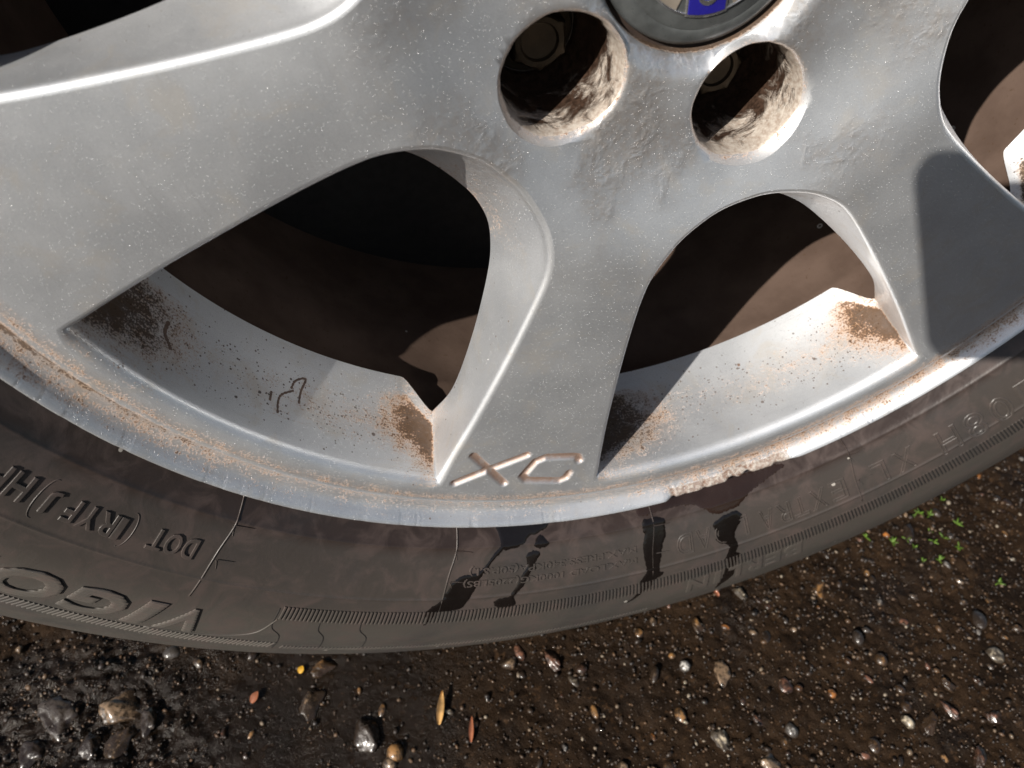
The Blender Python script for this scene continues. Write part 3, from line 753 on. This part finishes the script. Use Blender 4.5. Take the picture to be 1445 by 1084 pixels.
# ------------------------------------------------------------------ water on the tyre
def wet(name, poly, label, h=.42, mat=None):
    P = np.array(poly, float); sc = 262 * math.pi / 180
    Q = np.stack([P[:, 0] * sc, P[:, 1]], 1)
    # refine and roughen the outline
    out = []
    vnn = VN(len(poly) * 3)
    n = len(Q)
    for i in range(n):
        a, b, c, d = Q[i - 1], Q[i], Q[(i + 1) % n], Q[(i + 2) % n]
        for k in range(6):
            t = k / 6; out.append(.5 * (2 * b + (c - a) * t + (2 * a - 5 * b + 4 * c - d) * t * t + (3 * b - a - 3 * c + d) * t ** 3))
    Q = np.array(out); Q = Q + np.stack([vnn.f(Q[:, 0] * .9, Q[:, 1] * .9, 3), vnn.f(Q[:, 0] * .9 + 50, Q[:, 1] * .9, 3)], 1) * .35
    lo, hi = Q.min(0), Q.max(0); s = .7
    xx, yy = np.meshgrid(np.arange(lo[0], hi[0], s), np.arange(lo[1], hi[1], s)); G = np.stack([xx.ravel(), yy.ravel()], 1)
    ins = inside(Q, G); G = G[ins]
    d = np.min(np.linalg.norm(G[:, None] - Q[None], axis=2), 1); G = G[d > .35]
    allp = [Vector(q) for q in Q] + [Vector((float(g[0]), float(g[1]))) for g in G]
    ov, oe, of, orig, _, _ = delaunay_2d_cdt(allp, [(i, (i + 1) % len(Q)) for i in range(len(Q))], [], 0, 1e-6, True)
    PP = np.array([(q.x, q.y) for q in ov]); T = np.array([t for t in of if len(t) == 3]); T = T[inside(Q, PP[T].mean(1))]
    d = np.min(np.linalg.norm(PP[:, None] - Q[None], axis=2), 1); hh = -.08 + h * sstep(0, 1.3, d)
    V = [on_tyre(p[1], p[0] / sc, float(z)) for p, z in zip(PP, hh)]
    V = [(x, y, z + ZC) for x, y, z in V]
    o = link(name, mesh(name, V, T.tolist()), mat or M_WET); tag(o, label, 'water streak', 'water running down the tyre'); return o
wet('water_streak', [(-26.2, 241.6), (-20.63, 242.1), (-21.06, 244.9), (-22.03, 246.6), (-22.74, 246.9), (-23.31, 248.8), (-24.28, 250.5), (-25.52, 251.1), (-26.15, 253.2), (-26.8, 256.5), (-27.23, 259.6), (-27.72, 263.1), (-27.93, 266.6), (-28.39, 272.6), (-28.85, 277.8), (-29.86, 279.4), (-30.94, 279.9), (-31.26, 283.8), (-31.66, 287.5), (-31.96, 290.0), (-32.04, 284.3), (-32.44, 280.8), (-32.08, 276.8), (-31.53, 274.3), (-31.21, 272.4), (-30.87, 267.8), (-30.4, 263.1), (-29.78, 260.9), (-28.92, 260.2), (-28.05, 259.4), (-27.39, 256.7), (-26.83, 253.2), (-26.37, 250.5), (-25.98, 248.0)], 'widest black water streak on the tyre, leftmost, ending beside a moulded line')
wet('water_streak', [(-23.16, 254.3), (-23.01, 252.5), (-22.35, 251.7), (-21.55, 252.7), (-21.68, 255.5), (-21.97, 257.2), (-21.86, 260.2), (-22.38, 261.2), (-22.72, 264.7), (-23.06, 268.3), (-23.56, 271.5), (-23.79, 273.6), (-23.5, 277.5), (-23.69, 279.8), (-24.51, 280.5), (-25.39, 279.5), (-25.85, 275.7), (-25.46, 273.4), (-24.53, 273.1), (-24.18, 270.4), (-23.75, 267.2), (-23.52, 263.0), (-23.28, 260.7), (-23.0, 258.4)], 'narrow black water streak crossing the small raised load text, ending in a blob')
wet('water_drop', [(-22.3, 249.8), (-22.11, 247.4), (-21.5, 246.6), (-20.67, 249.0), (-20.8, 251.1), (-21.72, 251.7)], 'small dark wet blob just above the narrow streak on the tyre')
wet('water_streak', [(-10.3, 248.5), (-9.6, 247.2), (-8.3, 247.4), (-7.6, 249.0), (-7.67, 252.1), (-7.64, 255.5), (-8.14, 259.3), (-8.32, 264.4), (-8.54, 270.1), (-8.57, 274.1), (-8.11, 275.3), (-8.46, 278.0), (-9.12, 279.8), (-9.36, 283.9), (-10.06, 286.4), (-10.7, 290.8), (-11.35, 293.6), (-12.02, 295.1), (-11.23, 290.1), (-10.83, 285.3), (-10.74, 280.3), (-10.71, 277.1), (-10.13, 272.5), (-10.27, 265.7), (-10.37, 261.2), (-10.44, 258.1), (-10.11, 254.2)], 'black water streak running along the moulded line left of the word LOAD')
wet('water_streak', [(-2.6, 257.4), (-1.4, 254.8), (.2, 254.4), (.75, 256.8), (0.57, 260.6), (-0.05, 262.9), (-0.4, 267.6), (-0.15, 271.7), (-0.42, 276.5), (0.04, 279.2), (-0.45, 282.7), (-0.6, 289.2), (-0.85, 298.2), (-1.62, 305.4), (-2.31, 311.7), (-2.08, 298.7), (-1.84, 291.1), (-1.73, 284.7), (-1.77, 278.5), (-1.35, 274.2), (-1.34, 270.4), (-2.14, 268.0), (-2.51, 265.1), (-2.32, 261.5)], 'rightmost black water streak, running through the raised word LOAD')
M_FILM = mat_plain('wet_brown_film', (.020, .0115, .0088), .22, 0, 0, 160, .2, .0005)
wet('wet_film', [(-10.54, 246.0), (-10.2, 240.5), (-7.27, 240.5), (-2.38, 241), (2.53, 242), (6.0, 243.0), (6.8, 244.6), (4.6, 246.6), (2.45, 248.6), (1.0, 252), (-.6, 253.6), (-2.2, 253.0), (-3.2, 249.5), (-4.6, 246.6), (-6.6, 246.2), (-8.6, 246.2)], 'brown wet film on the tyre just under the chipped rim edge', .3, M_FILM)

# ------------------------------------------------------------------ stones in the ground
STONE = [mat_stone('cream_stone', (.52, .43, .30), (.62, .54, .42)), mat_stone('ochre_stone', (.26, .13, .045), (.36, .20, .08)), mat_stone('orange_stone', (.36, .13, .03), (.46, .19, .05)),
         mat_stone('red_brown_stone', (.16, .070, .042), (.23, .11, .07)), mat_stone('grey_stone', (.15, .135, .12), (.24, .22, .20)), mat_stone('dark_stone', (.045, .036, .030), (.085, .068, .055)), mat_stone('tan_stone', (.20, .13, .08), (.30, .21, .13)), mat_stone('white_stone', (.60, .57, .52), (.72, .70, .66))]
def pebble_mesh(seed, sub=2, ang=0.0):
    bm = bmesh.new(); bmesh.ops.create_icosphere(bm, subdivisions=sub, radius=1); rg = np.random.default_rng(seed)
    dirs = rg.normal(size=(7, 3)); dirs /= np.linalg.norm(dirs, axis=1)[:, None]; off = rg.uniform(.62, .95, 7)
    for v in bm.verts:
        p = np.array(v.co)
        for dd, oo in zip(dirs, off):
            t = p @ dd
            if t > oo: p = p - dd * (t - oo) * .75
        p *= 1 + .05 * math.sin(5 * p[0] + seed) * math.cos(4 * p[1] - seed); v.co = p
    me = bpy.data.meshes.new('pebble'); bm.to_mesh(me); bm.free(); me.polygons.foreach_set('use_smooth', [True] * len(me.polygons)); return me
def rock_mesh(seed, mat):
    bm = bmesh.new(); bmesh.ops.create_icosphere(bm, subdivisions=4, radius=1); rg = np.random.default_rng(seed)
    dirs = rg.normal(size=(9, 3)); dirs /= np.linalg.norm(dirs, axis=1)[:, None]; off = rg.uniform(.45, .85, 9); vn = VN(seed)
    for v in bm.verts:
        p = np.array(v.co)
        for dd, oo in zip(dirs, off):
            t = p @ dd
            if t > oo: p = p - dd * (t - oo) * .9
        h = vn.f(p[0] * 2.2 + p[2] * 1.3 + 9, p[1] * 2.2 - p[2] * 1.1 + 4, 4, .6); v.co = p * (1 + .16 * float(h))
    me = bpy.data.meshes.new('pebble'); bm.to_mesh(me); bm.free(); me.polygons.foreach_set('use_smooth', [True] * len(me.polygons)); me.materials.append(mat); return me
PM = {}
for mi in range(8):
    for k in range(3):
        me = pebble_mesh(mi * 10 + k); me.materials.append(STONE[mi]); PM[mi, k] = me
RK = {(mi, k): rock_mesh(200 + mi * 5 + k, STONE[mi]) for mi in (0, 1, 3, 5, 6) for k in range(2)}
def gh(x, y): return float(ground_h(np.array([x]), np.array([y]))[0][0])
def pebble(x, y, a, b, c, rot, mi, sink=.46, tilt=(0, 0)):
    o = bpy.data.objects.new('pebble', RK[mi, random.randrange(2)] if max(a, b) > .0058 and (mi, 0) in RK else PM[mi, random.randrange(3)]); COL.objects.link(o); o.parent = GROUND
    o.location = (x, y, gh(x, y) + c * (1 - 2 * sink)); o.scale = (a, b, c); o.rotation_euler = (tilt[0], tilt[1], rot); return o
placed = []
def put(x, y, a, b, c, rot, mi, **k):
    pebble(x * MM, y * MM, a * MM, b * MM, c * MM, R(rot), mi, **k); placed.append((x * MM, y * MM, max(a, b) * MM))
for q in [(143.2, -95, 3.1, 4.6, 3, 10, 0), (43, -79.1, 4.4, 8.0, 3.6, 15, 0), (40.4, -37.3, 3.4, 3.8, 3, 0, 7), (58.1, -15.3, 3.8, 7, 3, 5, 1), (90.4, -3.7, 2.6, 6.0, 2.6, 25, 0), (-28.5, -15.4, 4.6, 8.5, 3.5, 15, 3),
          (-133.7, -30.5, 7.5, 10.5, 7.5, 10, 5), (-158.3, -6.9, 7.0, 11.5, 4.0, -38, 6), (-150.7, 11.5, 8, 5.5, 3, 20, 1), (-285.5, 18, 11, 13, 7, 30, 5), (-254.3, 13.8, 14, 12, 6, 10, 6), (-253.4, -5.2, 9, 7, 5, 40, 6),
          (-268, -2, 6, 8, 5, 0, 5), (-297, 2, 8, 7, 5, 0, 5), (-240, 2, 5, 7, 4, 0, 5), (214, -73.8, 5, 5.5, 3.5, 30, 0), (59.1, -46.3, 4.6, 8.5, 3, -8, 6), (90.2, -60.5, 4.6, 5, 3, 0, 3), (149, -60.7, 4.0, 4.2, 3, 0, 1), (175, -82.2, 3.2, 6, 3, 25, 1), (61.6, -95.7, 7, 6, 4, 10, 6),
          (168.4, -94.7, 3.6, 7.5, 3, 15, 3), (190, -104.3, 4.5, 6, 3.5, 0, 3), (118.8, -102, 4, 4.6, 3, 0, 1), (80.7, -83.9, 3.4, 4.2, 3, 20, 7), (-228.8, 39.1, 5, 4, 3, 0, 7), (-120, -44, 5, 5, 4, 0, 1), (-124, -49, 4, 4, 3, 0, 6), (-15, -25, 3.5, 3.2, 2.6, 0, 3), (-52, -12, 5, 4, 3, 0, 6), (-45, -7, 3, 5, 3, 10, 3), (8, 2, 4.4, 3.2, 2.6, 0, 6), (24, -12, 3, 3.4, 2, 0, 1),
          (28, -62, 3.6, 5, 3, 0, 1), (12, -85, 4, 4.4, 3, 0, 1), (-3, -95, 5.5, 4.5, 3, 0, 6), (-28, -101, 6, 5, 3.5, 0, 1), (112, -71, 2.6, 3, 2, 0, 2), (96, -64, 2.4, 2.4, 2, 0, 2), (130, -57, 2.2, 2.4, 2, 0, 2)]: put(*q)
random.seed(5)
while len(placed) < 290:
    x = random.uniform(-.34, .36); y = random.uniform(-.14, .12)
    lim_y = .03 + abs(x) * .16
    if y > lim_y: continue
    if x < -.05 and random.random() < .72: continue
    if any((x - p[0]) ** 2 + (y - p[1]) ** 2 < (p[2] + .003) ** 2 for p in placed): continue
    s = min(.0042, .0013 * math.exp(abs(random.gauss(0, .5)))); mi = random.choices(range(8), (3, 10, 4, 14, 5, 12, 18, 1))[0]
    if mi in (0, 2, 7): s = min(s, .0024)
    pebble(x, y, s * random.uniform(.8, 1.1), s * random.uniform(1.0, 1.9), s * random.uniform(.6, .9), random.uniform(-.7, .9), mi, sink=random.uniform(.38, .6), tilt=(random.uniform(-.25, .25), random.uniform(-.25, .25))); placed.append((x, y, s))
def grit():
    base = pebble_mesh(99, 1); bv = np.array([v.co for v in base.vertices]); bf = np.array([p.vertices[:] for p in base.polygons]); nv = len(bv)
    N = 20000; rg = np.random.default_rng(8)
    x = rg.uniform(-.36, .38, N); y = rg.uniform(-.15, .14, N); keep = (y < .05 + abs(x) * .16)
    pud = np.exp(-(((x + .150) / .085) ** 2 + ((y + .020) / .075) ** 2) ** 2); keep &= (rg.random(N) > .75 * pud); x = x[keep]; y = y[keep]; N = len(x)
    z = ground_h(x, y)[0]; s = .00038 + .00085 * rg.random(N) ** 2.6; s[rg.random(N) < .06] *= 1.7
    V = np.empty((N, nv, 3)); rot = rg.uniform(0, 6.28, N); st = rg.uniform(.8, 1.7, N)
    cx, sx = np.cos(rot)[:, None], np.sin(rot)[:, None]
    bx = bv[None, :, 0] * s[:, None]; by = bv[None, :, 1] * s[:, None] * st[:, None]
    V[:, :, 0] = x[:, None] + bx * cx - by * sx; V[:, :, 1] = y[:, None] + bx * sx + by * cx; V[:, :, 2] = z[:, None] + (bv[None, :, 2] * .85 + .35) * s[:, None]
    F = (bf[None] + (np.arange(N) * nv)[:, None, None]).reshape(-1, 3)
    me = bpy.data.meshes.new('grit'); me.from_pydata(V.reshape(-1, 3).tolist(), [], F.tolist()); me.polygons.foreach_set('use_smooth', [True] * len(me.polygons)); me.update()
    tone = np.repeat(rg.random(N), nv); attr(me, 'tone', tone)
    n = NT('wet_grit'); t = n.at('tone')
    c = n.ramp(t, [(0, (.010, .0060, .0035)), (.5, (.022, .0125, .0068)), (.75, (.045, .025, .0125)), (.90, (.085, .045, .020)), (.97, (.12, .085, .055)), (1, (.24, .20, .15))])
    m = n.fin(color=c, rough=.5, coat=n.rng(n.noise(90, 2), .46, .6, .1, 1), coatr=.05, nrm=n.bump(n.noise(1500, 3), .25, .0003))
    o = link('grit', me, m); tag(o, 'fine wet grit and sand scattered over the dark ground', 'grit', kind='stuff')
grit()

# ------------------------------------------------------------------ small things on the ground
def leaf(name, x, y, ln, wd, rot, mat, label, tilt=.15, curl=.3, cat='leaf'):
    V = []; F = []; n = 10
    for i in range(n + 1):
        t = i / n; hw = wd * math.sin(math.pi * min(1, .08 + t * .92)) ** .7 * (1 - .35 * t)
        for k, s in enumerate((-1, -.5, 0, .5, 1)):
            V.append((s * hw * MM, (t - .5) * ln * MM, (abs(s) ** 2 * curl * wd + .6 * math.sin(t * 3) + tilt * t * ln + 1.0) * MM))
    for i in range(n):
        for k in range(4): F.append([i * 5 + k, i * 5 + k + 1, i * 5 + k + 6, i * 5 + k + 5])
    b = len(V); V += [(p[0], p[1], p[2] - .35 * MM) for p in V[:b]]; F += [[b + q for q in f[::-1]] for f in F[:]]
    for i in range(n):
        for k in (0, 4):
            p, q = i * 5 + k, (i + 1) * 5 + k; F.append([p, q, b + q, b + p])
    me = mesh(name, V, F, True, 60); o = link(name, me, mat, None, (x * MM, y * MM, gh(x * MM, y * MM))); o.rotation_euler = (0, 0, R(rot)); tag(o, label, cat); return o
M_GOLD = mat_plain('golden_dry_leaf', (.34, .20, .075), .28, 0, .5, 500, .5, .0006, .75)
M_YEL = mat_plain('yellow_leaf', (.50, .27, .02), .45, 0, .2, 600, .3)
M_RED = mat_plain('orange_red_leaf', (.24, .085, .04), .42, 0, .4, 600, .3)
leaf('dry_leaf', -93.5, -27.5, 17, 2.3, -18, M_GOLD, 'pointed golden dry leaf shard lying in the dark puddle', .16, .5)
leaf('dry_leaf', -80.6, -42.3, 13, 1.5, -15, M_RED, 'thin brown twig-like leaf shard right of the golden one', .12, .4)
leaf('leaf_scrap', -162, 12.3, 4, 2.0, -30, M_YEL, 'bright yellow leaf scrap on the mud close below the tyre', .2, .2)
leaf('leaf_scrap', -186.8, 2.4, 6, 2.4, -40, M_RED, 'orange-red leaf scrap on dark mud left of the tan stone', .25, .3)
leaf('leaf_scrap', 76, 1.0, 6.5, 1.4, 20, M_RED, 'narrow orange leaf scrap close under the tyre beside the yellow pebble', .2, .3)
# moss
MOSS = empty('moss_patch', (.222, .008, 0)); tag(MOSS, 'sparse bright green moss sprigs growing on the wet ground beside the tyre', 'moss')
M_MOSS = mat_plain('green_moss', (.11, .20, .02), .5, 0, .15, 900, .2, .0003, .45)
def sprig(seed):
    rg = random.Random(seed); V = []; F = []
    for k in range(6):
        az = rg.uniform(0, 6.28); el = rg.uniform(.35, 1.2); ln = rg.uniform(3, 6.5) * MM; w = rg.uniform(.5, .95) * MM
        d = np.array((math.cos(az) * math.cos(el), math.sin(az) * math.cos(el), math.sin(el))); s = np.cross(d, (0, 0, 1)); s /= np.linalg.norm(s); u = np.cross(s, d)
        b = len(V)
        for t, q in ((0, .35), (.35, 1), (.7, .8), (1, .08)):
            c = d * ln * t + np.array((0, 0, -ln * .25 * t * t))
            V += [c - s * w * q, c + u * w * .35 * q, c + s * w * q, c - u * w * .25 * q]
        for j in range(3):
            for m in range(4): F.append([b + j * 4 + m, b + j * 4 + (m + 1) % 4, b + j * 4 + 4 + (m + 1) % 4, b + j * 4 + 4 + m])
    me = mesh('sprig', V, F); me.materials.append(M_MOSS); return me
SM = [sprig(k) for k in range(5)]
for i, (x, y) in enumerate([(250.2, 28.1), (228.3, 21.4), (235.7, 20.1), (224.1, 21.3), (247.1, 8.8), (227.0, 8.8), (210.3, 7.5), (232.9, 1.9), (223.7, 0.4), (237.8, -6.4), (209.7, -9.9), (220.1, -11.5), (200.1, 7.3), (185.8, 14.7), (245.4, -34.2), (210.7, 0.4)]):
    o = bpy.data.objects.new('sprig', SM[i % 5]); COL.objects.link(o); o.parent = MOSS
    o.location = (x * MM - .222, y * MM - .008, gh(x * MM, y * MM)); o.rotation_euler = (0, 0, i * 1.7); s = .6 + .45 * ((i * 7) % 5) / 5; o.scale = (s, s, s)

# ------------------------------------------------------------------ the phone whose shadow falls on the right-hand spoke
def phone(x0, x1, y0, y1, zoff=-7, th=8, rad=11, lean=0.0):
    V = []; F = []; n = 8; pts = []
    for cx, cy, a in ((x1 - rad, y1 - rad, 0), (x0 + rad, y1 - rad, 90), (x0 + rad, y0 + rad, 180), (x1 - rad, y0 + rad, 270)):
        for k in range(n + 1): t = R(a + 90 * k / n); pts.append((cx + rad * math.cos(t), cy + rad * math.sin(t)))
    pts = [(px - lean * (py - y0) / (y1 - y0) * (px < (x0 + x1) / 2), py) for px, py in pts]
    cx, cy = (x0 + x1) / 2, (y0 + y1) / 2; m = len(pts)
    for dz, sc in ((0, 2.0), (1.2, .5), (3, 0), (th - 3, 0), (th - 1.2, .5), (th, 2.0)):
        for px, py in pts:
            qx = px - math.copysign(min(sc, abs(px - cx)), px - cx); qy = py - math.copysign(min(sc, abs(py - cy)), py - cy)
            V.append(tuple(CAM_LOC + CAM_ROT @ Vector((qx * MM, -qy * MM, -(zoff - dz) * MM))))
    for j in range(5):
        for k in range(m): F.append([j * m + k, j * m + (k + 1) % m, (j + 1) * m + (k + 1) % m, (j + 1) * m + k])
    F.append(list(range(m))); F.append(list(range(5 * m, 6 * m)))
    o = link('mobile_phone', mesh('mobile_phone', V, F, True, 40), mat_plain('black_phone_glass', (.01, .01, .011), .15, 0, .5))
    tag(o, 'dark hand-held phone whose rounded shadow falls on the right-hand spoke', 'phone')
phone(-41, 104, -55, 21, lean=3)
